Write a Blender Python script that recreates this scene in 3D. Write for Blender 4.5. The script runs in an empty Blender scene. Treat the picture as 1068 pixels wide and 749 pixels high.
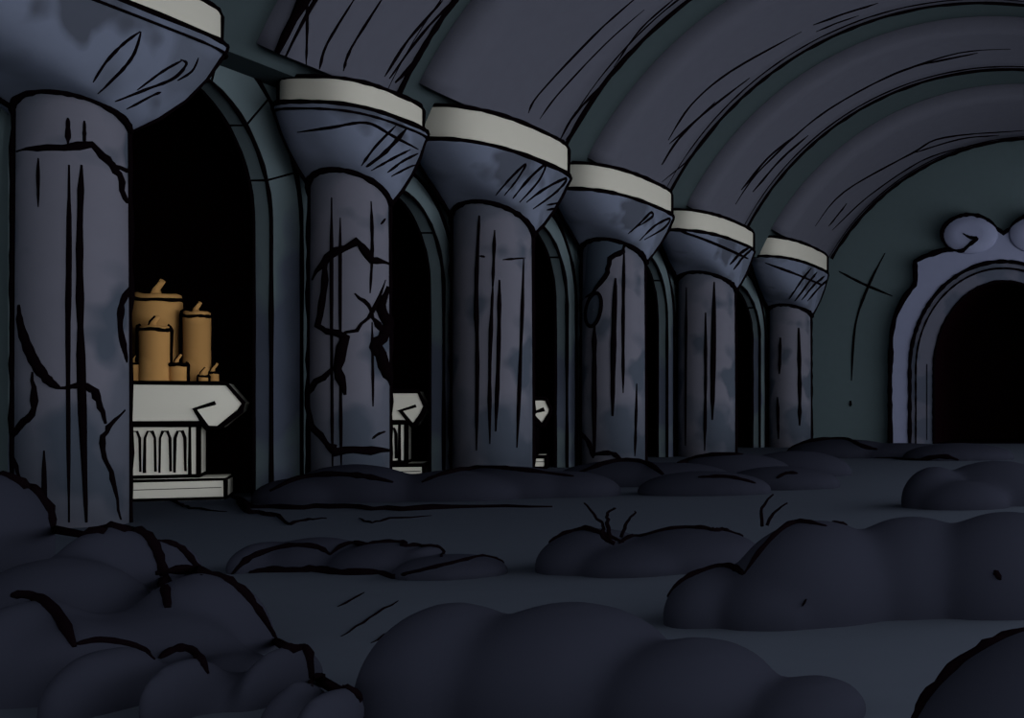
import bpy, bmesh, math, random
from mathutils import Vector, Matrix
from mathutils.bvhtree import BVHTree
random.seed(7)
SC = bpy.context.scene
COL = SC.collection

# ------------------------------------------------------------------ camera
W, H = 1068, 749
F, VX, VY, EYE = 1400.0, 1193.0, 426.0, 1.6        # focal length and vanishing point in pixels, eye height in metres
cd = bpy.data.cameras.new('camera'); cam = bpy.data.objects.new('camera', cd); COL.objects.link(cam)
cam.location = (0, 0, EYE); cam.rotation_euler = (math.pi/2, 0, 0)
cd.sensor_width = 36; cd.sensor_fit = 'HORIZONTAL'; cd.lens = F/W*36
cd.shift_x = (W/2-VX)/W; cd.shift_y = (VY-H/2)/W
cd.clip_end = 400
SC.camera = cam
CAM = Vector((0, 0, EYE))
def P(px, py, Y): return Vector(((px-VX)*Y/F, Y, EYE-(py-VY)*Y/F))
def ray(px, py): return Vector(((px-VX)/F, 1, -(py-VY)/F)).normalized()
def scr(v): return (VX+F*v.x/v.y, VY-F*(v.z-EYE)/v.y)

# ------------------------------------------------------------------ materials
def srgb(c):
    c /= 255.0
    return c/12.92 if c <= .04045 else ((c+.055)/1.055)**2.4
def lin(rgb, g=1.0): return tuple(min(.95, srgb(c)*g) for c in rgb)+(1,)
def material(name, rgb, gain, stain=None, scale=.5, thr=.55, soft=.02, rough=.95, grain=.06):
    m = bpy.data.materials.new(name); m.use_nodes = True
    nt = m.node_tree; b = nt.nodes['Principled BSDF']
    b.inputs['Roughness'].default_value = rough
    b.inputs['Specular IOR Level'].default_value = 0.0
    tc = nt.nodes.new('ShaderNodeTexCoord')
    c0 = nt.nodes.new('ShaderNodeRGB'); c0.outputs[0].default_value = lin(rgb, gain)
    cur = c0.outputs[0]
    if stain:
        for k, (srg, sc, th) in enumerate(stain):
            n = nt.nodes.new('ShaderNodeTexNoise'); n.inputs['Scale'].default_value = sc
            n.inputs['Detail'].default_value = 2.5; n.inputs['Roughness'].default_value = .45
            mp = nt.nodes.new('ShaderNodeMapping'); mp.inputs['Location'].default_value = (k*7.3, k*3.1+1.7, k*5.9)
            nt.links.new(tc.outputs['Object'], mp.inputs['Vector']); nt.links.new(mp.outputs[0], n.inputs['Vector'])
            mr = nt.nodes.new('ShaderNodeMapRange'); mr.inputs['From Min'].default_value = th-soft; mr.inputs['From Max'].default_value = th+soft
            nt.links.new(n.outputs['Fac'], mr.inputs['Value'])
            mx = nt.nodes.new('ShaderNodeMix'); mx.data_type = 'RGBA'
            nt.links.new(mr.outputs[0], mx.inputs['Factor']); nt.links.new(cur, mx.inputs['A'])
            mx.inputs['B'].default_value = lin(srg, gain); cur = mx.outputs['Result']
    if grain:
        n = nt.nodes.new('ShaderNodeTexNoise'); n.inputs['Scale'].default_value = 3.0
        nt.links.new(tc.outputs['Object'], n.inputs['Vector'])
        mr = nt.nodes.new('ShaderNodeMapRange'); mr.inputs['To Min'].default_value = 1-grain; mr.inputs['To Max'].default_value = 1+grain
        nt.links.new(n.outputs['Fac'], mr.inputs['Value'])
        mx = nt.nodes.new('ShaderNodeMix'); mx.data_type = 'RGBA'; mx.blend_type = 'MULTIPLY'; mx.inputs['Factor'].default_value = 1
        nt.links.new(cur, mx.inputs['A']); nt.links.new(mr.outputs[0], mx.inputs['B']); cur = mx.outputs['Result']
    nt.links.new(cur, b.inputs['Base Color'])
    return m
#GAINS
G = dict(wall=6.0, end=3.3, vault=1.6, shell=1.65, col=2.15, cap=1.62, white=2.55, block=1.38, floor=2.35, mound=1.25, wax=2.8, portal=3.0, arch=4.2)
M = {
 'ink':   material('black_ink', (6, 3, 5), 1.0, grain=0),
 'void':  material('stone_painted_unlit_black', (11, 3, 6), 1.0, grain=0),  # darkness of the unlit alcoves and passage is put into the colour
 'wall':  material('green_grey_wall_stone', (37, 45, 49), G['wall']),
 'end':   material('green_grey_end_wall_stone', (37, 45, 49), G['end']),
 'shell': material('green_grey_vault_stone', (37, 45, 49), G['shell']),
 'rib':   material('violet_grey_vault_stone', (54, 56, 66), G['vault']),
 'arch':  material('green_grey_arch_stone', (37, 44, 48), G['arch'], stain=[((30, 34, 43), .35, .56)]),
 'col':   material('violet_grey_column_stone', (55, 56, 65), G['col'], stain=[((46, 49, 58), .55, .51), ((37, 42, 51), .8, .565)], soft=.035),
 'cap':   material('slate_blue_capital_stone', (66, 72, 87), G['cap'], stain=[((56, 61, 73), .6, .57), ((46, 50, 60), .9, .63)], soft=.04),
 'white': material('pale_stone_lightened', (138, 138, 133), G['white'], grain=.02),  # same stone as the blocks, lightened to offset weaker light on the pedestals
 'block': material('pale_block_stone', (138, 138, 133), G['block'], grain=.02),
 'gap':   material('exposed_dark_core', (33, 39, 48), G['col']),
 'floor': material('blue_grey_earth', (31, 35, 43), G['floor'], grain=.05),
 'mound': material('dark_blue_grey_growth', (25, 27, 36), G['mound'], grain=.03),
 'wax':   material('ochre_wax', (113, 86, 52), G['wax'], stain=[((105, 79, 47), .9, .58)], grain=.03),
 'portal':material('slate_blue_portal_stone', (64, 68, 85), G['portal'], grain=.05),
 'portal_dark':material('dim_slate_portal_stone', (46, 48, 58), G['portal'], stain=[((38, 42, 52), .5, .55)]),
}

# ------------------------------------------------------------------ mesh builder
class MB:
    def __init__(s): s.v = []; s.f = []; s.m = []; s.sm = []
    def face(s, pts, mat=0, smooth=False):
        k = len(s.v); s.v += [Vector(p) for p in pts]; s.f.append(tuple(range(k, k+len(pts)))); s.m.append(mat); s.sm.append(smooth)
    def grid(s, rows, mat=0, closed=False, smooth=True):
        k = len(s.v); n = len(rows[0])
        for r in rows: s.v += [Vector(p) for p in r]
        for i in range(len(rows)-1):
            for j in range(n if closed else n-1):
                a = k+i*n+j; b = k+i*n+(j+1) % n
                s.f.append((a, b, b+n, a+n)); s.m.append(mat); s.sm.append(smooth)
    def loft(s, rings, mat=0, cap0=True, cap1=True, smooth=True):
        k = len(s.v); n = len(rings[0]); s.grid(rings, mat, True, smooth)
        if cap0: s.f.append(tuple(range(k+n-1, k-1, -1))); s.m.append(mat); s.sm.append(False)
        if cap1:
            e = k+(len(rings)-1)*n; s.f.append(tuple(range(e, e+n))); s.m.append(mat); s.sm.append(False)
    def box(s, a, b, mat=0):
        x0, y0, z0 = a; x1, y1, z1 = b
        r = [[(x0, y0, z), (x1, y0, z), (x1, y1, z), (x0, y1, z)] for z in (z0, z1)]
        s.loft(r, mat, smooth=False)
    def tube(s, pts, rad, mat=1, n=6, closed=False):
        pts = [Vector(p) for p in pts]
        if len(pts) < 2: return
        if not isinstance(rad, (list, tuple)): rad = [rad]*len(pts)
        rows = []; up = None
        for i, p in enumerate(pts):
            a = pts[i-1] if (i or closed) else pts[i]; b = pts[(i+1) % len(pts)] if (i < len(pts)-1 or closed) else pts[i]
            t = b-a
            if t.length < 1e-9: t = Vector((0, 0, 1))
            t.normalize()
            if up is None: up = t.orthogonal()
            u = up-t*up.dot(t)
            if u.length < 1e-6: u = t.orthogonal()
            u.normalize(); up = u; w = t.cross(u)
            rows.append([p+(u*math.cos(q)+w*math.sin(q))*rad[i] for q in [2*math.pi*j/n for j in range(n)]])
        if closed: rows.append(rows[0]); s.grid(rows, mat, True)
        else: s.loft(rows, mat)
    def bvh(s): return BVHTree.FromPolygons([tuple(v) for v in s.v], s.f)
    def build(s, name, mats, parent=None, root=None):
        root = root or parent
        inv = root.matrix_basis.inverted() if root else Matrix()
        if root and root.parent: inv = root.matrix_basis.inverted() @ root.parent.matrix_basis.inverted()
        me = bpy.data.meshes.new(name)
        me.from_pydata([tuple(inv @ v) for v in s.v], [], s.f)
        me.polygons.foreach_set('material_index', s.m); me.polygons.foreach_set('use_smooth', s.sm)
        for m in (mats if isinstance(mats, (list, tuple)) else [mats]): me.materials.append(M[m])
        bm = bmesh.new(); bm.from_mesh(me); bmesh.ops.remove_doubles(bm, verts=bm.verts, dist=1e-5)
        bmesh.ops.recalc_face_normals(bm, faces=bm.faces); bm.to_mesh(me); bm.free()
        o = bpy.data.objects.new(name, me); COL.objects.link(o)
        if parent: o.parent = parent
        return o
def thing(name, loc, label, cat, group=None, rz=0):
    o = bpy.data.objects.new(name, None); COL.objects.link(o); o.location = loc; o.rotation_euler = (0, 0, rz)
    o.matrix_basis = Matrix.Translation(loc) @ Matrix.Rotation(rz, 4, 'Z')
    o.empty_display_size = .3
    return tag(o, label, cat, group)
def tag(o, label, cat, group=None):
    o['label'] = label; o['category'] = cat; o['kind'] = 'thing'
    if group: o['group'] = group
    return o
def struct(o): o['kind'] = 'structure'; return o

# ---- brush strokes that lie on a surface
def smooth_line(pts, n=5):
    if len(pts) < 3: 
        (a, b), (c, d) = pts[0], pts[-1]
        return [(a+(c-a)*i/8, b+(d-b)*i/8) for i in range(9)]
    out = []
    q = [pts[0]]+list(pts)+[pts[-1]]
    for i in range(1, len(q)-2):
        for k in range(n):
            t = k/n; r = []
            for d in (0, 1):
                p0, p1, p2, p3 = q[i-1][d], q[i][d], q[i+1][d], q[i+2][d]
                r.append(.5*(2*p1+(p2-p0)*t+(2*p0-5*p1+4*p2-p3)*t*t+(3*p1-p0-3*p2+p3)*t**3))
            out.append(tuple(r))
    out.append(pts[-1]); return out
def jag_line(pts, n=3, amp=1.6):
    out = []
    for (a, b), (c, d) in zip(pts, pts[1:]):
        for k in range(n):
            t = k/n; j = amp if k else 0
            out.append((a+(c-a)*t+random.uniform(-j, j), b+(d-b)*t+random.uniform(-j, j)))
    out.append(pts[-1]); return out
def drape(tree, line, near, far):
    res = []
    for (x, y) in line:
        d = ray(x, y)
        hit, nrm, idx, dist = tree.ray_cast(CAM, d)
        if hit is None or not near <= hit.y <= far:
            best = None
            for k in range(25):
                p = CAM+d*((near+(far-near)*k/24)/d.y)
                q, nq, _, ds = tree.find_nearest(p)
                if q and (best is None or ds < best[0]): best = (ds, q)
            if best and best[0] < 40*near/F: hit = best[1]
            else: continue
        res.append(hit)
    return res
def stroke_rad(pts, w, taper=True):
    n = len(pts); r = []
    for i, p in enumerate(pts):
        t = i/max(1, n-1)
        k = (min(1, .35+3*min(t, 1-t)) if taper else 1)*random.uniform(.75, 1.2)
        r.append(.58*w*k*p.y/F)
    return r
def ink(mb, tree, pts, w=3, near=5, far=70, mode='smooth', mat=1, taper=True):
    line = smooth_line(pts) if mode == 'smooth' else jag_line(pts)
    q = drape(tree, line, near, far)
    if len(q) > 1: mb.tube(q, stroke_rad(q, w, taper), mat)
def edge(mb, pts, w=3, mat=1, taper=False, closed=False):
    pts = [Vector(p) for p in pts]
    mb.tube(pts, stroke_rad(pts, w, taper), mat, closed=closed)

# ------------------------------------------------------------------ dimensions
CX = -14.7                 # axis of the colonnade
WX, RX = -15.70, -15.93    # left wall face, inner edge of the arch reveals
YE = 61.0                  # end wall
VC, VCZ, VR, REC = -4.8, 3.16, 10.54, .38   # vault axis, centre height, rib radius, depth of the recessed bands
def vp(a, y, r): return Vector((VC-r*math.cos(a), y, VCZ+r*math.sin(a)))   # a: angle up from the left horizontal

# ------------------------------------------------------------------ floor
mb = MB()
NX, NY = 30, 60
mb.grid([[Vector((-22+32*i/NX, -6+70*j/NY, 0)) for i in range(NX+1)] for j in range(NY+1)], smooth=False)
struct(mb.build('floor', ['floor']))

# ------------------------------------------------------------------ left wall with five arched openings
BAYS = [(19.4, 24.03, 4.9, 2.3), (26.2, 29.95, 4.25, 1.95), (32.4, 36.35, 4.4, 2.0), (39.6, 43.98, 4.5, 2.0), (48.0, 54.6, 4.4, 2.0)]
def arch_pts(y0, y1, zs, rise, off=0, n=28):
    c = (y0+y1)/2; a = (y1-y0)/2+off; b = rise+off
    pts = [(c-a, 0)]+[(c-a, zs*k/6) for k in range(1, 6)]
    pts += [(c-a*math.cos(math.pi*k/n), zs+b*math.sin(math.pi*k/n)) for k in range(n+1)]
    return pts+[(c+a, zs*k/6) for k in range(5, 0, -1)]+[(c+a, 0)]
ZT = 8.6
mb = MB()
xs = (WX, WX-.3)
ycur = 8.0
for (y0, y1, zs, rise) in BAYS:
    mb.box((xs[1], ycur, 0), (xs[0], y0-.1, ZT))
    ap = [p for p in arch_pts(y0, y1, zs, rise, .1) if p[1] >= zs-.001]
    for (ya, za), (yb, zb) in zip(ap, ap[1:]):
        for x in xs: mb.face([(x, ya, za), (x, yb, zb), (x, yb, ZT), (x, ya, ZT)])
        mb.face([(xs[0], ya, za), (xs[0], yb, zb), (xs[1], yb, zb), (xs[1], ya, za)])
    ycur = y1+.1
mb.box((xs[1], ycur, 0), (xs[0], YE, ZT))
struct(mb.build('wall_left', ['wall']))

# alcoves behind the openings, their darkness painted on: back, divisions and tops
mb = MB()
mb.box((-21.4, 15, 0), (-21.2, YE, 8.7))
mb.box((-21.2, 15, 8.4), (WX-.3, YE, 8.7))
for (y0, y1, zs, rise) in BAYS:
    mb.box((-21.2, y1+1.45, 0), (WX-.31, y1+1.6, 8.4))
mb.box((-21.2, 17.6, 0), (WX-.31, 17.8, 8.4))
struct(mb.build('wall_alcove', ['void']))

ARCH_LABEL = ['tall green stone arch framing the black alcove that holds the candle pedestal',
  'green stone arch between the second and third columns, around the bare white pedestal',
  'narrow green stone arch between the third and fourth columns',
  'narrow green stone arch between the fourth and fifth columns',
  'green stone arch farthest down the hall, between the fifth and sixth columns']
for k, (y0, y1, zs, rise) in enumerate(BAYS):
    r = thing('stone_arch', (WX, (y0+y1)/2, 0), ARCH_LABEL[k], 'arch')
    w = [.85, .5, .55, .6, .75][k]
    xi, xo = RX, WX+.08
    inn = arch_pts(y0, y1, zs, rise); out = arch_pts(y0, y1, zs, rise, w)
    n = len(inn)
    mb = MB()
    rows = [[(xi, p[0], p[1]) for p in inn], [(xo, p[0], p[1]) for p in inn]]
    mb.grid(rows)
    mb.build('reveal', ['arch'], r) if False else None
    fr = MB(); fr.grid(rows)
    for x in (xi, xo-.12):
        pass
    e1 = [Vector((xi, p[0], p[1])) for p in inn]; e2 = [Vector((xo, p[0], p[1])) for p in inn]; e3 = [Vector((xo, p[0], p[1])) for p in out]
    edge(fr, e1, [4, 3, 3, 3, 3][k])
    for j in ([9, 13, 17] if k == 0 else [12, 20]):
        jj = n-1-j
        edge(fr, [e1[jj], e2[jj]], 2)
    fr.build('reveal', ['arch', 'ink'], r)
    fa = MB()
    fa.grid([e2, e3], smooth=False); fa.grid([e3, [Vector((WX, p[0], p[1])) for p in out]])
    edge(fa, e2, [4, 3, 3, 2.5, 2.5][k]); edge(fa, e3, [5, 4, 4, 3, 3][k])
    for j in ([9, 13, 17] if k == 0 else []):
        jj = n-1-j
        edge(fa, [e2[jj], e3[jj]], 2.5)
    fa.build('archivolt', ['arch', 'ink'], r)

# ------------------------------------------------------------------ end wall with its passage
AX = 1048
def wpx(px): return (px-VX)*YE/F
def hpx(py): return EYE-(py-VY)*YE/F
ca = wpx(AX); oa = 73*YE/F; ospr = hpx(385); orise = 91*YE/F
hole = [(ca-oa*math.cos(math.pi*k/40), ospr+orise*math.sin(math.pi*k/40)) for k in range(41)]
mb = MB(); ZE = 15.5
mb.face([(-21.2, YE, 0), (ca-oa, YE, 0), (ca-oa, YE, ZE), (-21.2, YE, ZE)])
mb.face([(ca+oa, YE, 0), (9, YE, 0), (9, YE, ZE), (ca+oa, YE, ZE)])
mb.face([(ca-oa, YE, 0), (ca-oa, YE, ospr), (ca-oa, YE, ospr+.01), (ca-oa, YE, .01)])
for (xa, za), (xb, zb) in zip(hole, hole[1:]):
    mb.face([(xa, YE, za), (xb, YE, zb), (xb, YE, ZE), (xa, YE, ZE)])
T = mb.bvh()
for pts, w in [([(923, 264), (905, 300), (892, 340), (888, 397)], 2.5), ([(875, 283), (900, 296), (931, 309)], 2.5), ([(887, 418), (887, 424)], 3)]:
    ink(mb, T, pts, w, 60, 62)
struct(mb.build('wall_end', ['end', 'ink']))
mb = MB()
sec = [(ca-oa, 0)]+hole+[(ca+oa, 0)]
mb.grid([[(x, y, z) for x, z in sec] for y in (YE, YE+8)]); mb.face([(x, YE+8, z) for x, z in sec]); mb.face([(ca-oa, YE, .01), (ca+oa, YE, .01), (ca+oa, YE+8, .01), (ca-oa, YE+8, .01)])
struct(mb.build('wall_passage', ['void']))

# carved portal
r = thing('arched_portal', (ca, YE, 0), 'ornate slate blue arched portal with scrolled crest around the black passage in the end wall', 'portal')
def resample(pts, n):
    L = [0]
    for a, b in zip(pts, pts[1:]): L.append(L[-1]+math.hypot(b[0]-a[0], b[1]-a[1]))
    out = []
    for i in range(n):
        t = L[-1]*i/(n-1); k = 0
        while k < len(L)-2 and L[k+1] < t: k += 1
        u = (t-L[k])/max(1e-9, L[k+1]-L[k])
        out.append((pts[k][0]+(pts[k+1][0]-pts[k][0])*u, pts[k][1]+(pts[k+1][1]-pts[k][1])*u))
    return out
FY = 462.7
def archpx(a, spr, top, n=24):       # left half in pixels of the end wall
    return [(AX-a, FY), (AX-a, spr+(FY-spr)*.5)]+[(AX-a*math.cos(math.pi/2*k/n), spr-(spr-top)*math.sin(math.pi/2*k/n)) for k in range(n+1)]
mid = archpx(97, 385, 274); inner = archpx(73, 385, 294)
outer = [(931, FY), (930.5, 400), (932, 350), (936, 330), (945, 312), (957, 297), (956.5, 274), (966, 269), (984, 263), (994, 261), (1010, 258), (1030, 246), (1041, 240), (AX, 245)]
N = 60
def mirror(l): return l+[(2*AX-x, y) for x, y in reversed(l[:-1])]
def W3(p, y): return Vector((wpx(p[0]), y, max(0, hpx(p[1]))))
def band(mb, a, b, yf, yb):
    A = [W3(p, yf) for p in a]; B = [W3(p, yf) for p in b]
    mb.grid([A, B], smooth=False); mb.grid([A, [W3(p, yb) for p in a]]); mb.grid([B, [W3(p, yb) for p in b]])
    return A, B
mo, mi, ou = mirror(resample(mid, N)), mirror(resample(inner, N)), mirror(resample(outer, N))
mb = MB(); A, B = band(mb, mo, ou, YE-.55, YE+.02); edge(mb, A, 4); edge(mb, B, 5)
mid2 = mirror(resample(archpx(91, 385, 281), N)); edge(mb, [W3(p, YE-.5) for p in mid2], 2)
mb.build('surround', ['portal', 'ink'], r)
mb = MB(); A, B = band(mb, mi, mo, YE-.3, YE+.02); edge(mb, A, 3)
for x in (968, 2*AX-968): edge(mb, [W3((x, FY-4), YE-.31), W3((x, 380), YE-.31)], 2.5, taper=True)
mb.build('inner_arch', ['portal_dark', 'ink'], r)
for s in (1, -1):
    mb = MB()
    def S(x, y, d): return W3((x if s > 0 else 2*AX-x, y), YE-d)
    ring = [(1013+28*math.cos(t)*(1.05 if math.cos(t) > 0 else 1), 246-20.5*math.sin(t)) for t in [2*math.pi*k/32 for k in range(32)]]
    mb.loft([[S(1013+(x-1013)*q, 246+(y-246)*q, d) for x, y in ring] for q, d in ((1, -.02), (1, .62), (.93, .74), (.5, .80))])
    sp = [(992, 262), (985, 250), (987, 239), (996, 231), (1010, 226.5), (1024, 228), (1034, 233), (1041, 239)]
    edge(mb, [S(x, y, .7) for x, y in smooth_line(sp)], 4.5, taper=True)
    sp = [(992, 262), (1005, 264), (1013, 258), (1021, 251), (1014, 250), (1007, 246)]
    edge(mb, [S(x, y, .82) for x, y in smooth_line(sp)], 3.5, taper=True)
    mb.build('scroll', ['portal', 'ink'], r)

# ------------------------------------------------------------------ vault
A0 = math.asin((7.4-VCZ)/(VR+REC))
A1 = math.pi-math.asin((9.0-VCZ)/(VR+REC))
mb = MB()
rows = [[vp(A0+(A1-A0)*i/56, y, VR+REC) for i in range(57)] for y in (-2, 10, 20, 30, 40, 50, YE)]
mb.grid(rows)
f = vp(A0, 0, VR+REC)
mb.face([(f.x, -2, f.z), (WX-.3, -2, f.z), (WX-.3, YE, f.z), (f.x, YE, f.z)])
mb.grid([[vp(A0+(A1-A0)*i/56, y, VR+REC+.3) for i in range(57)] for y in (-2, YE)])
struct(mb.build('ceiling', ['shell']))

RIBS = [(14.4, 20.3), (22.3, 25.8), (26.9, 32.8), (35.0, 40.0), (42.7, 47.8), (51.6, 60.0)]
RIBLINES = [
 [],
 [([(319, 68), (320, 30), (320, -10)], 3), ([(333, 72), (341, 45), (372, -5)], 3), ([(358, 74), (366, 50), (400, -4)], 3), ([(401, 80), (425, 42), (462, 0)], 3), ([(406, 82), (440, 35), (478, -5)], 3), ([(412, 86), (450, 50), (500, 22), (550, -6)], 6)],
 [([(551, 118), (562, 98), (620, 36), (665, -4)], 2.5), ([(563, 124), (582, 98), (632, 45), (672, 10)], 2), ([(640, 70), (668, 30), (705, -3)], 2), ([(590, 146), (625, 98), (662, 62), (712, 22), (770, -5)], 4), ([(584, 146), (600, 118), (640, 76)], 3)],
 [([(697, 146), (720, 110), (762, 74), (836, 33)], 2.5), ([(690, 172), (708, 144), (746, 106)], 3), ([(698, 150), (740, 113), (782, 81)], 2.5), ([(848, 26), (880, 14), (916, 3)], 2.5), ([(851, 33), (872, 24), (896, 16)], 2), ([(690, 190), (735, 152), (790, 98), (865, 45)], 2)],
 [([(773, 198), (800, 165), (828, 142)], 3), ([(767, 213), (790, 180), (840, 132), (880, 104), (935, 76), (1000, 55), (1054, 51)], 2.5), ([(785, 200), (815, 165), (843, 141)], 3), ([(905, 90), (950, 70), (1020, 55)], 2.5)],
 [([(850, 236), (880, 200), (950, 160), (985, 143), (1068, 136)], 2.5), ([(864, 236), (883, 212)], 2.5), ([(945, 162), (1000, 145), (1042, 141)], 2), ([(868, 240), (905, 205), (960, 168), (1005, 153)], 2), ([(1012, 152), (1040, 147), (1062, 148)], 2)],
]
RIB_LABEL = ['broad grey vault rib nearest of all, springing from the column at the top left corner',
  'broad grey vault rib springing from the second column, with long black strokes',
  'broad grey vault rib springing from the third column',
  'broad grey vault rib springing from the fourth column',
  'broad grey vault rib springing from the fifth column',
  'grey vault rib farthest down the hall, against the end wall above the portal']
AR1 = math.pi-math.asin((9.2-VCZ)/VR)
for k, (ya, yb) in enumerate(RIBS):
    mb = MB(); AR0 = math.asin(([7.52, 7.42, 7.86, 7.88, 7.8, 8.22][k]+.09-VCZ)/VR)
    def arc(y, r, n=72): return [vp(AR0+(AR1-AR0)*i/n, y, r) for i in range(n+1)]
    yy = [ya+(yb-ya)*j/6 for j in range(7)]
    mb.grid([arc(ya, VR+REC)]+[arc(ya, VR)], smooth=True)
    mb.grid([arc(y, VR) for y in yy]); mb.grid([arc(yb, VR), arc(yb, VR+REC)])
    for a in (AR0, AR1):
        mb.face([vp(a, ya, VR), vp(a, yb, VR), vp(a, yb, VR+REC), vp(a, ya, VR+REC)])
    T = mb.bvh()
    e = arc(yb, VR); edge(mb, e, [6, 6, 5, 4.5, 4.5, 5][k])
    edge(mb, [p+Vector((0, -.35, 0)) for p in e[:48]], 2, taper=True)
    if k == 1: edge(mb, arc(ya, VR)[:30], 13, taper=True); edge(mb, [p+Vector((0, .22, 0)) for p in arc(ya, VR)[:26]], 6, taper=True)
    for pts, w in RIBLINES[k]: ink(mb, T, pts, w, ya-.2, yb+.2)
    tag(mb.build('vault_rib', ['rib', 'ink']), RIB_LABEL[k], 'vault rib')

# ------------------------------------------------------------------ columns
ZS, ZC, ZA = 6.0, 7.4, 8.22     # top of shaft, of capital, of abacus
COLS = [  # centre px, shaft width px, heights of shaft, capital and abacus tops, extent of the capital along the wall, its exponent
 dict(px=76,  w=120, zs=5.85, zc=7.02, za=7.52, h=(-3.8, 1.95), d=.28, e=4.2, gx=.96),
 dict(px=365, w=84,  zs=5.95, zc=6.95, za=7.42, h=(-1.45, 1.6), d=.4, e=3.0, gx=.93, ax=.95),
 dict(px=514, w=84,  zs=6.2, zc=7.15, za=7.86, h=(-2.7, 2.5), d=.5, e=2.8, gx=.97),
 dict(px=640, w=66,  zs=6.25, zc=7.2, za=7.88, h=(-3.0, 2.7), d=.45, e=2.8, gx=.97),
 dict(px=737, w=60,  zs=6.15, zc=7.15, za=7.8, h=(-3.4, 3.0), d=.45, e=2.8, gx=.98),
 dict(px=824, w=44,  zs=5.9, zc=7.45, za=8.22, h=(-4.2, 3.6), d=.35, e=2.8, gx=.97),
]
AXH = 1.15
COL_LABEL = [
 'nearest grey column at the left edge, a long crack looping down its shaft',
 'second column from the left, badly cracked shaft with a broken right edge',
 'third column from the left, uncracked shaft with long vertical flutes',
 'fourth column from the left, dark patch and oval hole near the top of its shaft',
 'fifth column from the left, slim streaked shaft beside the last black archway',
 'sixth and smallest column, last before the end wall',
]
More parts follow.
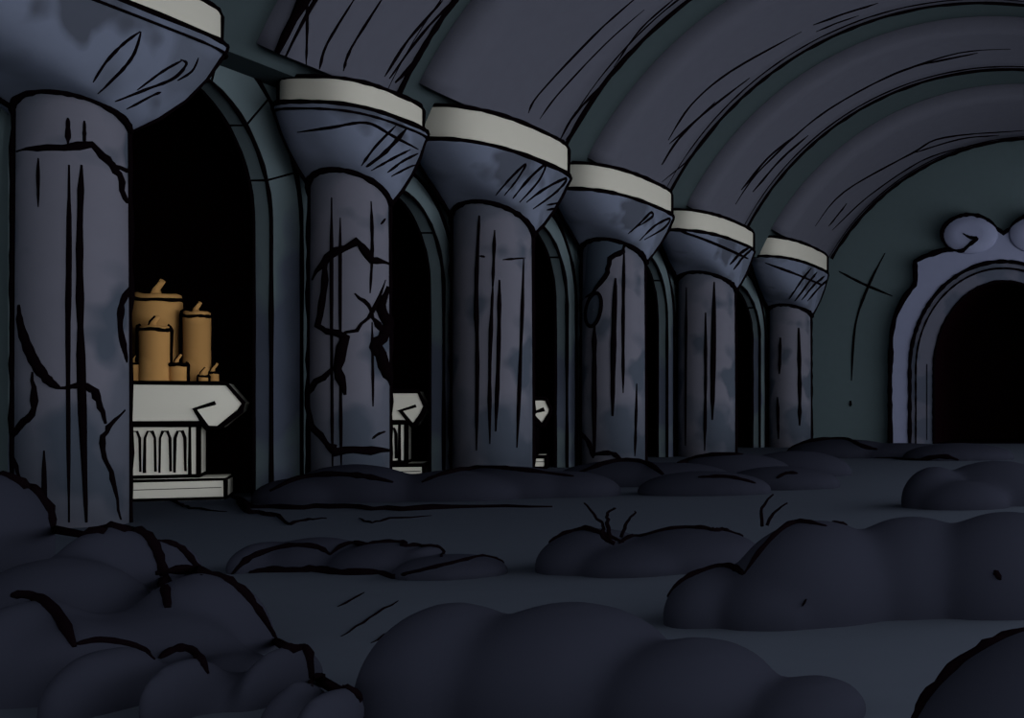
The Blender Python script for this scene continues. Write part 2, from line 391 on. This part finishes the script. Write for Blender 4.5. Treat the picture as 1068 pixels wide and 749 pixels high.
STROKES = [  # (part, mode, width, pixels)
 [('crack', 'jag', 6, [(18, 158), (50, 154), (96, 151), (112, 168), (124, 182), (129, 206), (136, 215)]),
  ('crack', 'jag', 4, [(108, 160), (118, 174), (136, 180)]),
  ('crack', 'smooth', 7, [(20, 318), (24, 345), (36, 376), (50, 396), (62, 405)]),
  ('crack', 'jag', 5, [(60, 405), (84, 402), (99, 408), (104, 425), (110, 442)]),
  ('crack', 'jag', 5, [(34, 388), (36, 412), (34, 432), (22, 444), (10, 462), (16, 482), (22, 500)]),
  ('crack', 'jag', 4, [(130, 428), (116, 442), (107, 455), (109, 478), (116, 492), (120, 512), (126, 542)]),
  ('crack', 'smooth', 5, [(134, 300), (126, 318), (125, 345), (132, 378)]),
  ('flute', 'smooth', 3, [(40, 165), (40, 216)]), ('flute', 'smooth', 4, [(71, 123), (71, 150)]), ('flute', 'smooth', 3, [(88, 126), (88, 152)]),
  ('flute', 'smooth', 4, [(72, 172), (72, 270), (71, 360), (72, 545)]), ('flute', 'smooth', 6, [(85, 172), (83, 260), (85, 400), (90, 545)]),
  ('flute', 'smooth', 4, [(46, 470), (47, 548)]),
  ('hatch', 'smooth', 3, [(97, 86), (110, 65), (128, 46), (146, 33)]), ('hatch', 'smooth', 3, [(102, 98), (128, 72), (140, 55), (147, 33)]),
  ('hatch', 'smooth', 2.5, [(143, 94), (170, 74), (190, 63)]), ('hatch', 'smooth', 3, [(120, 106), (150, 94), (180, 82), (194, 67), (188, 62)]), ('hatch', 'smooth', 2.5, [(132, 114), (158, 100), (168, 96)]),
  ('hatch', 'smooth', 2.5, [(185, 84), (200, 74), (207, 60)])],
 [('crack', 'jag', 6, [(326, 292), (342, 268), (372, 252), (388, 272), (405, 275)]),
  ('crack', 'jag', 5, [(342, 268), (338, 305), (332, 340), (356, 352)]),
  ('crack', 'jag', 7, [(334, 342), (360, 352), (352, 385), (360, 412)]),
  ('crack', 'jag', 6, [(352, 382), (330, 398), (317, 414), (326, 445), (349, 470)]),
  ('crack', 'jag', 7, [(340, 460), (350, 472), (378, 470), (405, 470)]),
  ('crack', 'jag', 3, [(354, 350), (372, 345), (388, 325), (402, 292)]), ('crack', 'jag', 3, [(370, 306), (384, 318), (390, 336)]),
  ('crack', 'jag', 9, [(404, 300), (396, 322), (404, 340), (393, 360), (402, 390), (408, 405)]),
  ('crack', 'jag', 5, [(386, 330), (398, 345), (388, 362), (398, 376)]),
  ('crack', 'smooth', 2, [(388, 458), (394, 453), (402, 450)]), ('crack', 'smooth', 2, [(397, 234), (402, 228)]),
  ('flute', 'smooth', 3, [(346, 206), (346, 340), (347, 490)]), ('flute', 'smooth', 3, [(355, 227), (355, 350), (356, 488)]),
  ('flute', 'smooth', 3, [(387, 210), (388, 260), (386, 306)]), ('flute', 'smooth', 3, [(388, 336), (389, 424)]),
  ('flute', 'smooth', 3, [(323, 400), (324, 495)]),
  ('hatch', 'smooth', 3, [(310, 138), (345, 133), (382, 128), (410, 142), (446, 161)]),
  ('hatch', 'smooth', 2.5, [(377, 173), (392, 152), (414, 130)]), ('hatch', 'smooth', 4, [(382, 174), (402, 158), (424, 134)]), ('hatch', 'smooth', 2.5, [(387, 178), (408, 166), (428, 156)]),
  ('hatch', 'smooth', 2.5, [(404, 180), (420, 168), (436, 160)]), ('hatch', 'smooth', 2.5, [(408, 184), (425, 175), (446, 166)])],
 [('flute', 'smooth', 4.5, [(500, 225), (497, 300), (498, 380), (497, 470)]), ('flute', 'smooth', 3, [(516, 240), (514, 300)]), ('flute', 'smooth', 3.5, [(514, 300), (511, 380), (511, 463)]),
  ('flute', 'smooth', 4, [(521, 292), (520, 370), (517, 450)]), ('flute', 'smooth', 4, [(546, 270), (543, 360), (539, 467)]),
  ('flute', 'smooth', 2, [(500, 267), (506, 268)]), ('flute', 'smooth', 2, [(524, 271), (548, 269)]),
  ('hatch', 'smooth', 2.5, [(517, 204), (532, 186), (548, 171), (540, 186), (526, 204)]), ('hatch', 'smooth', 3, [(535, 207), (550, 188), (568, 172), (562, 188), (542, 211)]),
  ('hatch', 'smooth', 3, [(549, 211), (566, 198), (590, 186), (580, 200), (556, 218)]), ('hatch', 'smooth', 2.5, [(570, 214), (590, 210)]), ('hatch', 'smooth', 2.5, [(570, 219), (584, 216)])],
 [('crack', 'jag', 4, [(652, 252), (650, 262), (636, 270), (634, 284), (622, 300), (607, 313)]),
  ('flute', 'smooth', 3, [(651, 256), (650, 330), (650, 410)]), ('flute', 'smooth', 5, [(642, 290), (640, 360), (639, 434)]), ('flute', 'smooth', 5, [(620, 336), (620, 400), (620, 476)]),
  ('flute', 'smooth', 3, [(664, 400), (662, 476)]), ('crack', 'smooth', 4, [(604, 450), (614, 461), (619, 478)]), ('crack', 'smooth', 3.5, [(619, 474), (638, 473), (650, 482)]),
  ('hatch', 'smooth', 2.5, [(655, 244), (666, 234), (678, 222), (680, 226), (666, 236)]), ('hatch', 'smooth', 2.5, [(667, 251), (682, 236), (698, 228), (692, 238), (672, 250)])],
 [('flute', 'smooth', 3, [(736, 326), (736, 400), (735, 470)]), ('flute', 'smooth', 4.5, [(745, 294), (744, 370), (743, 438)]), ('flute', 'smooth', 3, [(716, 300), (715, 465)]),
  ('hatch', 'smooth', 3, [(704, 239), (740, 252), (785, 272)]), ('hatch', 'smooth', 3, [(761, 276), (772, 264), (782, 258)]), ('hatch', 'smooth', 3, [(765, 281), (775, 268), (784, 260)])],
 [('flute', 'smooth', 3, [(814, 352), (813, 390)]), ('flute', 'smooth', 3, [(811, 414), (812, 458)]), ('flute', 'smooth', 4, [(833, 342), (834, 400), (834, 444)]),
  ('hatch', 'smooth', 2.5, [(798, 274), (830, 286), (868, 302)]), ('hatch', 'smooth', 2.5, [(823, 312), (836, 292), (846, 280)]), ('hatch', 'smooth', 2.5, [(829, 314), (842, 296), (852, 284)]), ('hatch', 'smooth', 2.5, [(836, 313), (848, 298), (860, 288)]), ('hatch', 'smooth', 2.5, [(842, 314), (856, 298), (866, 290)])],
]
def plan(cy, h0, h1, ax, e=2.6, n=64):
    out = []
    for i in range(n):
        t = 2*math.pi*i/n; c, s = math.cos(t), math.sin(t)
        x = abs(c)**(2/e)*(ax if c > 0 else -.83)     # flatter towards the wall
        y = abs(s)**(2/e)*(h1 if s > 0 else h0)   # h0 is negative
        out.append((x, y))
    return out
def ring_side(rings, left):
    res = []
    for r in rings:
        res.append(min(r, key=lambda v: scr(v)[0]*(1 if left else -1)))
    return res
for k, c in enumerate(COLS):
    Y = F*-CX/(VX-c['px'])
    fac = math.hypot(1, CX/Y)
    R = c['w']*Y/F/fac/2
    c['Y'], c['R'] = Y, R
    zs, zc, za = c['zs'], c['zc'], c['za']
    h0, h1 = c['h']
    root = thing('stone_column', (CX, Y, 0), COL_LABEL[k], 'column')
    n = 64
    # shaft
    mb = MB()
    def circ(z, r): return [Vector((CX+r*math.cos(2*math.pi*i/n), Y+r*math.sin(2*math.pi*i/n), z)) for i in range(n)]
    rings = [circ(0, R*1.0), circ(zs*.3, R), circ(zs*.6, R*.99), circ(zs*.97, R*.97), circ(zs-.02, R*.97)]
    mb.loft(rings)
    Ts = mb.bvh()
    for left in (True, False):
        s = ring_side([circ(zs*q/24, R*(.995-.02*q/24)) for q in range(25)], left)
        mb.tube(s, [(.5*[9, 7, 7, 6, 5.5, 5][k]*Y/F)*random.uniform(.7, 1.3) for _ in s], 1)
    if k == 3:   # oval hole
        pass
    for part, mode, w, pts in STROKES[k]:
        if part == 'flute': ink(mb, Ts, pts, w, Y-2, Y+1, mode)
    shaft = mb.build('shaft', ['col', 'ink'], root)
    for part, mode, w, pts in STROKES[k]:
        if part == 'crack':
            cb = MB(); ink(cb, Ts, pts, w*1.25, Y-2, Y+1, mode, mat=0)
            if cb.v: cb.build('crack', ['ink'], shaft, root=None) if False else None
            if cb.v:
                o = cb.build('crack', ['ink'], root); o.parent = shaft
    if k == 3:
        def lay(rows):
            return [[p+(CAM-p).normalized()*.025 for p in drape(Ts, r, Y-2, Y+1)] for r in rows]
        rt = [(250, 651), (262, 648), (270, 637), (284, 634), (300, 622), (313, 609)]
        rows = []
        for j in range(13):
            y = 250+63*j/12
            for (ya, xa), (yb, xb) in zip(rt, rt[1:]):
                if ya <= y <= yb: xr = xa+(xb-xa)*(y-ya)/(yb-ya)
            rows.append([(607.5+(xr-607.5)*i/8, y) for i in range(9)])
        pb = MB(); pb.grid(lay(rows)); o = pb.build('broken_patch', ['gap'], root); o.parent = shaft; o['label'] = 'dark broken patch'
        ov = lambda q: [(619+q*(9*math.cos(t)*.75+8*math.sin(t)*.55), 323+q*(-17*math.sin(t)+4*math.cos(t))) for t in [2*math.pi*i/28 for i in range(29)]]
        g = lay([ov(1), ov(.6), ov(.05)])
        pb = MB(); pb.grid(g); pb.tube(g[0], .58*3.5*Y/F, 1)
        o = pb.build('hole', ['gap', 'ink'], root); o.parent = shaft; o['label'] = 'dark oval hole'
    # capital
    mb = MB(); top = plan(Y, h0, h1, c.get('ax', AXH), c['e'])
    def blend(t, z, g=1.0):
        res = []
        tc = math.atan2(-Y, -CX)-.35
        for i in range(n):
            a = 2*math.pi*i/n
            sag = -c['d']*min(1.2, 1-math.cos(a-tc))*(1-min(1, t*1.1))     # the collar of the capital arches up over the front of the shaft
            x0, y0 = R*1.02*math.cos(a), R*1.02*math.sin(a); x1, y1 = top[i]
            res.append(Vector((CX+(x0+(x1-x0)*t)*g, Y+(y0+(y1-y0)*t)*g, z+sag)))
        return res
    lv = [(0, 0), (.29, .13), (.56, .33), (.78, .57), (.92, .80), (.985, .92), (1.0, .95), (1.0, 1.0)]
    rings = [blend(t, zs-.03+(zc-zs+.03)*q) for t, q in lv]
    mb.loft(rings); Tc = mb.bvh()
    wd = [5, 4.5, 4.5, 4, 3.5, 3][k]
    edge(mb, rings[0], wd+1.5, closed=True); edge(mb, rings[-1], wd, closed=True)
    for left in (True, False):
        s = ring_side(rings, left); edge(mb, s, wd)
    if k in (0, 1): edge(mb, blend(1.0, zs+(zc-zs)*.88, 1.005), 2.5, closed=True)
    for part, mode, w, pts in STROKES[k]:
        if part == 'hatch': ink(mb, Tc, pts, w, Y+h0-.5, Y+h1+.5, mode)
    mb.build('capital', ['cap', 'ink'], root)
    # abacus
    mb = MB()
    ab = lambda z, g: [Vector((CX+x*g, Y+y*g, z)) for x, y in plan(Y, h0, h1, c.get('ax', AXH), c['e'])]
    gx = c['gx']; rings = [ab(zc, gx-.01), ab(zc+.06, gx), ab(za-.06, gx), ab(za, gx-.015)]
    mb.loft(rings); edge(mb, rings[0], wd-1, closed=True); edge(mb, rings[-1], wd, closed=True)
    for left in (True, False):
        s = ring_side(rings, left); edge(mb, s, wd+1)
    mb.build('abacus', ['block', 'ink'], root)

# ------------------------------------------------------------------ pedestals
def pedestal(px, Y, rz, label, body, over, foot, hgt, dep=.6):
    base = P(px, VY, Y); base.z = 0
    r = thing('pedestal', base, label, 'pedestal', rz=rz)
    mtx = r.matrix_basis
    def L(x, y, z): return mtx @ Vector((x, y, z))
    zp, zt = hgt*.19, hgt*.655
    k = Y/F
    def bevbox(mb, hx, hy, z0, z1, b=.03):
        rr = []
        for z, i in ((z0, b), (z0+b, 0), (z1-b, 0), (z1, b)):
            rr.append([L(-hx+i, -hy+i, z), L(hx-i, -hy+i, z), L(hx-i, hy-i, z), L(-hx+i, hy-i, z)])
        mb.loft(rr, smooth=False)
        for q in (rr[1], rr[2]): edge(mb, q, 3.5, closed=True)
        for i in range(4): edge(mb, [rr[1][i], rr[2][i]], 3.5)
    mb = MB(); bevbox(mb, foot, dep+.12, 0, zp)
    edge(mb, [L(-foot, -dep-.125, zp*.5), L(foot*.95, -dep-.125, zp*.55)], 2, taper=True)
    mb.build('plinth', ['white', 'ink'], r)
    mb = MB(); bevbox(mb, body, dep, zp, zt)
    nf = 7
    for i in range(nf):
        x = -body+.16+(2*body-.32)*(i+.5)/nf; wv = .078
        pts = [L(x-wv, -dep-.005, zp+.1), L(x-wv*.9, -dep-.005, zt-.25), L(x-wv*.4, -dep-.005, zt-.13), L(x+wv*.4, -dep-.005, zt-.13), L(x+wv*.9, -dep-.005, zt-.25), L(x+wv, -dep-.005, zp+.12)]
        edge(mb, pts, 2.2)
    edge(mb, [L(body*.86, -dep-.005, zp+.05), L(body*.86, -dep-.005, zt-.03)], 2.5)
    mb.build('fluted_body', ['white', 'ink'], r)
    # slab whose ends roll into angular volutes
    mb = MB(); tip = body+over
    prof = [(-body-.05, zt), (body+.05, zt), (body+.12, zt-.08), (body+over*.45, zt-.08), (tip*.97, zt+.22), (tip, zt+.36), (body+over*.62, hgt), (-body-over*.62, hgt), (-tip, zt+.36), (-tip*.97, zt+.22), (-body-over*.45, zt-.08), (-body-.12, zt-.08)]
    hy = dep+.1
    fr = [L(x, -hy, z) for x, z in prof]; bk = [L(x, hy, z) for x, z in prof]
    mb.loft([bk, fr], smooth=False)
    edge(mb, fr, 4.5, closed=True); edge(mb, bk, 3, closed=True)
    for s in (1, -1):
        cx = body+over*.2
        edge(mb, [L(s*(body+.12), -hy-.005, zt-.06), L(s*(cx-.18), -hy-.005, zt+.25), L(s*(cx+.12), -hy-.005, zt+.36)], 4)
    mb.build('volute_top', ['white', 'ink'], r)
    return r, L
ped, LP = pedestal(146, 23.55, math.radians(30), 'wide white pedestal with volute top carrying ochre candles, behind the nearest column', .90, .66, 1.30, 2.04)
pedestal(376, 29.9, math.radians(24), 'white volute-topped pedestal with nothing on it, behind the broken edge of the second column', .95, .38, 1.3, 1.98)
pedestal(524, 35.7, math.radians(22), 'white pedestal showing only a sliver behind the third column', .85, .36, 1.1, 1.86)

# ------------------------------------------------------------------ candles
def candle(px, w, top, label, yo=0.0, lean=0, wick=True):
    # position along the pedestal top from the pixel column
    best = min(range(-200, 201), key=lambda i: abs(scr(LP(i*.01, yo, 2.04))[0]-px))
    b = LP(best*.01, yo, 2.045)
    k = b.y/F; R = .5*w*k; hgt = (scr(b)[1]-top)*k
    r = thing('candle', b, label, 'candle', 'candles on the white pedestal')
    mb = MB(); n = 28
    ph = random.uniform(0, 6)
    def ring(z, rad, wob=0): return [b+Vector((rad*math.cos(t), rad*math.sin(t), z+wob*math.sin(3*t+ph)*.5+wob*.4*math.sin(5*t))) for t in [2*math.pi*i/n for i in range(n)]]
    wb = .06*R
    rings = [ring(0, R*1.06), ring(.05*hgt, R), ring(hgt*.5, R*.98), ring(hgt*.93, R, wb), ring(hgt*.985, R*.95, wb), ring(hgt, R*.8, wb), ring(hgt-.05*R, R*.45), ring(hgt-.1*R, R*.1)]
    mb.loft(rings)
    for left in (True, False):
        s = ring_side(rings[1:6], left); edge(mb, s, 4.5 if w > 12 else 3)
    edge(mb, rings[3], 3.6 if w > 12 else 2.4, closed=True)
    mb.build('wax', ['wax', 'ink'], r)
    wl = max(.15, min(.24, R*.75)); q = max(.03, min(.07, R*.22))
    wk = [b+Vector((-.02, -.02, hgt-.12*R)), b+Vector((.0, -.02, hgt+wl*.45)), b+Vector((.5*wl, -.02, hgt+wl))]
    mb = MB(); mb.tube(wk, [q*1.6, q, q*.7], 0, 8)
    off = Vector((-q*.5, -q*.9, 0)); mb.tube([p+off for p in wk], [q*.45, q*.4, q*.3], 1)
    mb.build('wick', ['wax', 'ink'], r)
candle(164, 45, 307, 'thickest and tallest ochre candle, at the back left of the pedestal', .28)
candle(161, 27, 340, 'shorter ochre candle standing in front of the thickest one', -.42)
candle(205, 25, 325, 'tall slender ochre candle on the right of the thickest one', -.02)
candle(185, 16, 379, 'low ochre stub between the thickest candle and the tall slender one', -.4)
candle(141, 12, 378, 'low ochre stub half hidden at the edge of the nearest column', -.42)
candle(212, 9, 392, 'small ochre stub at the foot of the tall slender candle', -.42)
candle(223, 9, 388, 'smallest ochre stub, last at the right end of the pedestal', -.1)

# ------------------------------------------------------------------ mounds
def mound(label, lobes, strokes=(), voxel=.06, low=True):
    # lobe: px, py, depth Y, half width px, half height px, half depth m
    bm = bmesh.new()
    for (px, py, Y, rx, rz, ry) in lobes:
        c = P(px, py, Y); k = Y/F
        rzm = rz*k; wx = rx*k; rxm = math.sqrt(max((.55*wx)**2, wx*wx-(ry*c.x/c.y)**2))
        if low: top = c.z+rzm; c.z = .12*top; rzm = .88*top     # a low mound spreads out on the floor
        bmesh.ops.create_icosphere(bm, subdivisions=4, radius=1.0, matrix=Matrix.Translation(c) @ Matrix.Diagonal((rxm, ry, rzm, 1)))
    me = bpy.data.meshes.new('tmp'); bm.to_mesh(me); bm.free()
    o = bpy.data.objects.new('tmp', me); COL.objects.link(o)
    md = o.modifiers.new('r', 'REMESH'); md.mode = 'VOXEL'; md.voxel_size = voxel
    sm = o.modifiers.new('s', 'SMOOTH'); sm.iterations = 16 if low else 30
    dg = bpy.context.evaluated_depsgraph_get(); dg.update()
    ev = o.evaluated_get(dg).to_mesh()
    bm = bmesh.new(); bm.from_mesh(ev)
    bpy.data.objects.remove(o); 
    g = bm.verts[:]+bm.edges[:]+bm.faces[:]
    bmesh.ops.bisect_plane(bm, geom=g, plane_co=(0, 0, .0), plane_no=(0, 0, 1), clear_inner=True)
    bm.verts.ensure_lookup_table(); bm.verts.index_update()
    mb = MB(); mb.v = [v.co.copy() for v in bm.verts]; mb.f = [tuple(v.index for v in f.verts) for f in bm.faces]
    mb.m = [0]*len(mb.f); mb.sm = [True]*len(mb.f); bm.free()
    T = mb.bvh()
    ys = [v.y for v in mb.v]; y0, y1 = min(ys), max(ys)
    cx = sum(v.x for v in mb.v)/len(mb.v); cy = sum(ys)/len(ys)
    for pts, w in strokes: ink(mb, T, pts, w*1.5, y0, y1)
    ob = mb.build('mound', ['mound', 'ink'])
    sh = Matrix.Translation((-cx, -cy, 0)); ob.data.transform(sh); ob.location = (cx, cy, 0)
    tag(ob, label, 'mound'); return ob, T
MOUNDS = {}
mound('huge dark cloud-shaped mound heaped in the lower left corner, before the nearest column',
  [(-25, 575, 9.6, 88, 86, .6), (112, 622, 9.2, 66, 75, .55), (172, 612, 9.6, 40, 52, .4), (205, 690, 8.6, 90, 94, .6), (295, 718, 7.4, 34, 50, .4), (345, 752, 6.0, 40, 42, .3), (310, 765, 6.5, 50, 60, .3),
   (30, 690, 7.6, 60, 70, .5), (110, 735, 7.2, 60, 66, .45), (190, 730, 7.0, 34, 52, .35), (60, 690, 8.6, 130, 110, .6), (150, 745, 8, 180, 80, .6), (260, 760, 7.4, 70, 60, .4), (60, 740, 7.6, 120, 96, .5), (150, 715, 8.1, 120, 80, .5), (240, 740, 7.8, 80, 60, .5)],
  [([(-4, 487), (25, 500), (45, 525), (58, 552)], 8), ([(58, 550), (100, 548), (140, 552), (160, 570), (170, 600), (175, 634)], 8), ([(165, 564), (185, 570), (200, 585), (210, 600)], 5),
   ([(162, 598), (190, 594), (220, 597), (250, 615), (272, 642), (290, 671)], 6), ([(288, 668), (308, 668), (320, 682), (325, 716)], 7), ([(322, 706), (345, 708), (365, 720), (378, 731)], 6),
   ([(12, 621), (35, 622), (60, 642), (78, 675)], 7), ([(80, 672), (105, 668), (140, 674), (161, 688)], 5), ([(166, 687), (182, 678), (202, 680), (217, 703)], 6)], .05, False)
mound('broad dark mound across the bottom middle, beside the heap in the lower left corner',
  [(470, 720, 7.2, 100, 92, .55), (590, 720, 7.2, 130, 92, .6), (720, 745, 7.0, 100, 80, .5), (842, 778, 6.9, 66, 72, .4), (425, 752, 7.5, 50, 70, .35)], [], .05)
mound('dark round mound at the bottom right corner with a heavy black outline',
  [(1125, 800, 5.3, 190, 150, .7)], [([(932, 756), (950, 728), (985, 692), (1025, 668), (1070, 652)], 11)], .05)
mound('long dark humped mound on the right half of the floor',
  [(745, 625, 10.2, 54, 34, .5), (850, 598, 10.4, 92, 56, .7), (950, 592, 10.8, 90, 54, .7), (1050, 590, 10.8, 100, 57, .7), (820, 622, 10.2, 80, 36, .6)],
  [([(695, 622), (715, 604), (745, 592), (765, 592), (776, 599)], 5), ([(776, 599), (795, 573), (815, 553), (835, 545), (862, 549)], 5), ([(868, 543), (878, 538), (888, 537)], 3), ([(838, 628), (840, 629)], 5), ([(1037, 595), (1044, 605)], 4)], .05)
mid_mound, T_mid = mound('low dark mound in the middle of the floor, under the larger grass tuft',
  [(620, 575, 13.5, 62, 24, .7), (720, 573, 13.6, 80, 22, .7), (670, 580, 13.3, 70, 16, .7)],
  [([(563, 555), (590, 551), (615, 553), (650, 566)], 5), ([(646, 567), (660, 559), (700, 551), (735, 552), (747, 554), (762, 549), (778, 554)], 4)], .05)
mound('low dark mound at the left of the floor, its scalloped top outlined in black',
  [(275, 590, 13.4, 40, 26, .5), (330, 586, 13.6, 60, 26, .5), (400, 590, 13.4, 60, 24, .5), (445, 588, 13.4, 22, 20, .4), (470, 600, 12.9, 64, 22, .5)],
  [([(242, 599), (262, 581), (300, 570), (330, 571), (345, 579)], 4), ([(345, 578), (360, 568), (395, 561), (420, 566), (422, 570), (445, 568), (462, 572), (460, 581)], 4), ([(262, 622), (290, 625), (330, 616), (370, 611), (412, 601)], 8), ([(400, 604), (470, 588), (545, 570)], 3)], .05)
mound('dark mound by the right edge of the frame in front of the portal',
  [(975, 506, 22, 36, 20, .7), (1040, 502, 22.5, 70, 22, .7), (1005, 515, 21.6, 50, 14, .6)], [], .07)
mound('long dark ridge of growth along the foot of the second and third columns',
  [(310, 512, 22.8, 50, 14, .5), (370, 510, 23.3, 76, 26, .7), (470, 512, 23.6, 70, 22, .7), (530, 512, 24.4, 82, 26, .8), (590, 515, 24.6, 60, 24, .7)],
  [([(282, 512), (310, 500), (345, 495), (380, 497), (410, 503)], 4), ([(440, 503), (465, 494), (505, 488), (545, 491), (598, 497)], 4)], .07)
mound('long dark ridge of growth along the foot of the fourth and fifth columns',
  [(650, 506, 28, 76, 26, .8), (700, 504, 28, 70, 22, .8), (765, 494, 30, 66, 22, .8), (830, 490, 32, 60, 20, .8), (735, 511, 25.2, 72, 20, .8), (815, 504, 27, 64, 18, .9)],
  [([(602, 494), (640, 482), (672, 483), (692, 495)], 4), ([(728, 498), (760, 498), (788, 504)], 3), ([(706, 483), (735, 476), (775, 474)], 4), ([(810, 499), (820, 494), (832, 494)], 2.5)], .08)
mound('low dark ridge of growth in front of the end wall, left of the portal',
  [(880, 472, 44, 62, 14, 1.2), (940, 474, 44, 60, 12, 1.2), (1000, 474, 42, 60, 12, 1.2)],
  [([(818, 468), (845, 461), (880, 458), (900, 466), (915, 469)], 3.5), ([(912, 489), (948, 489), (965, 479), (985, 476), (1000, 480)], 3)], .09)

# ------------------------------------------------------------------ grass tufts
def tuft(label, foot, blades, Y):
    b = P(foot[0], foot[1], Y); r = thing('grass_tuft', b, label, 'grass')
    for pts, w in blades:
        mb = MB(); q = [P(x, y, Y) for x, y in smooth_line(pts)]
        for i, p in enumerate(q): p.y += .06*(i/len(q))*random.uniform(-1, 1)
        n = len(q); mb.tube(q, [max(.2, min(1, 1.3-1.0*i/n))*.5*w*Y/F for i in range(n)], 0); mb.build('blade', ['ink'], r)
tuft('larger tuft of three black grass blades on the middle mound', (645, 566),
  [([(641, 567), (629, 560), (627, 545), (607, 525)], 5), ([(636, 563), (634, 548), (634, 535), (641, 530)], 4.5), ([(648, 560), (654, 545), (664, 533)], 4)], 12.75)
tuft('smaller tuft of two black grass blades right of the middle mound', (797, 546),
  [([(795, 549), (795, 530), (805, 516)], 4), ([(800, 548), (806, 536), (820, 525)], 4)], 13.6)

# ------------------------------------------------------------------ dark crevices and scratches on the floor
def crevice(name, label, lines, group=None):
    mb = MB(); first = None
    for pts, w in lines:
        q = []
        for x, y in jag_line(pts, 4, 1.0):
            Y = EYE*F/(y-VY); q.append(Vector(((x-VX)*Y/F, Y, 0)))
        first = first or q[0]
        mb.tube(q, [max(.004, a) for a in stroke_rad(q, w)], 0)
    o = mb.build(name, ['ink']); o.data.transform(Matrix.Translation(-first)); o.location = first
    return tag(o, label, 'crack', group)
crevice('floor_crack', 'thick black crack running along the floor past the foot of the second column',
  [([(240, 516), (262, 530), (300, 531), (360, 530), (420, 533), (480, 530), (576, 529)], 8), ([(262, 532), (290, 538), (302, 548), (322, 542), (340, 541)], 4), ([(248, 518), (258, 534), (285, 539)], 8)])
crevice('floor_crack', 'short zigzag crack on the floor right of the jagged black corner', [([(374, 541), (388, 546), (405, 541), (450, 538)], 3)])
crevice('floor_scratch', 'three slanting black scratches on the floor beside the lower left heap', [([(352, 633), (380, 618)], 3), ([(356, 664), (385, 645), (415, 627)], 3), ([(387, 671), (414, 656)], 3)])
crevice('floor_crack', 'thin wavering crack on the bare floor beside the pedestal of candles', [([(140, 522), (175, 521), (190, 527), (200, 531), (236, 534)], 3.5)])

# ------------------------------------------------------------------ light
w = bpy.data.worlds.new('world'); SC.world = w; w.use_nodes = True
w.node_tree.nodes['Background'].inputs['Color'].default_value = (.95, .97, 1.0, 1); w.node_tree.nodes['Background'].inputs['Strength'].default_value = .9
def sun(name, d, e, ang):
    l = bpy.data.lights.new(name, 'SUN'); l.energy = e; l.angle = math.radians(ang); l.color = (1, .99, .97)
    o = bpy.data.objects.new(name, l); COL.objects.link(o); o.location = (10, -10, 10)
    o.rotation_euler = Vector(d).to_track_quat('-Z', 'Y').to_euler()
sun('fill_from_behind', (-.48, .87, .0), 1.6, 100)  # added wide fill roughly along the view, flattens the shading
sun('fill_from_side_low', (-.75, .45, .42), .6, 100)  # added wide fill slanting upward, lifts the vault and undersides
l = bpy.data.lights.new('fill_side_strip', 'AREA'); l.shape = 'RECTANGLE'; l.size = 74; l.size_y = 7; l.energy = 4500  # added area fill out of frame, evens the light along the hall
o = bpy.data.objects.new('fill_side_strip', l); COL.objects.link(o); o.location = (7, 32, 4.6)
o.rotation_euler = (math.pi/2, 0, math.pi/2)   # faces the colonnade (-X)

l = bpy.data.lights.new('fill_high_strip', 'AREA'); l.shape = 'RECTANGLE'; l.size = 70; l.size_y = 3; l.energy = 3000  # added area fill aimed down at the floor, no opening exists here
o = bpy.data.objects.new('fill_high_strip', l); COL.objects.link(o); o.location = (5.4, 30, 7.8)
o.rotation_euler = Vector((-.75, 0, -.66)).to_track_quat('-Z', 'Y').to_euler()
l.size, l.size_y = 3, 70
SC.view_settings.view_transform = 'Standard'; SC.view_settings.look = 'None'
SC.view_settings.gamma = 1; SC.view_settings.use_curve_mapping = False; SC.view_settings.exposure = 0
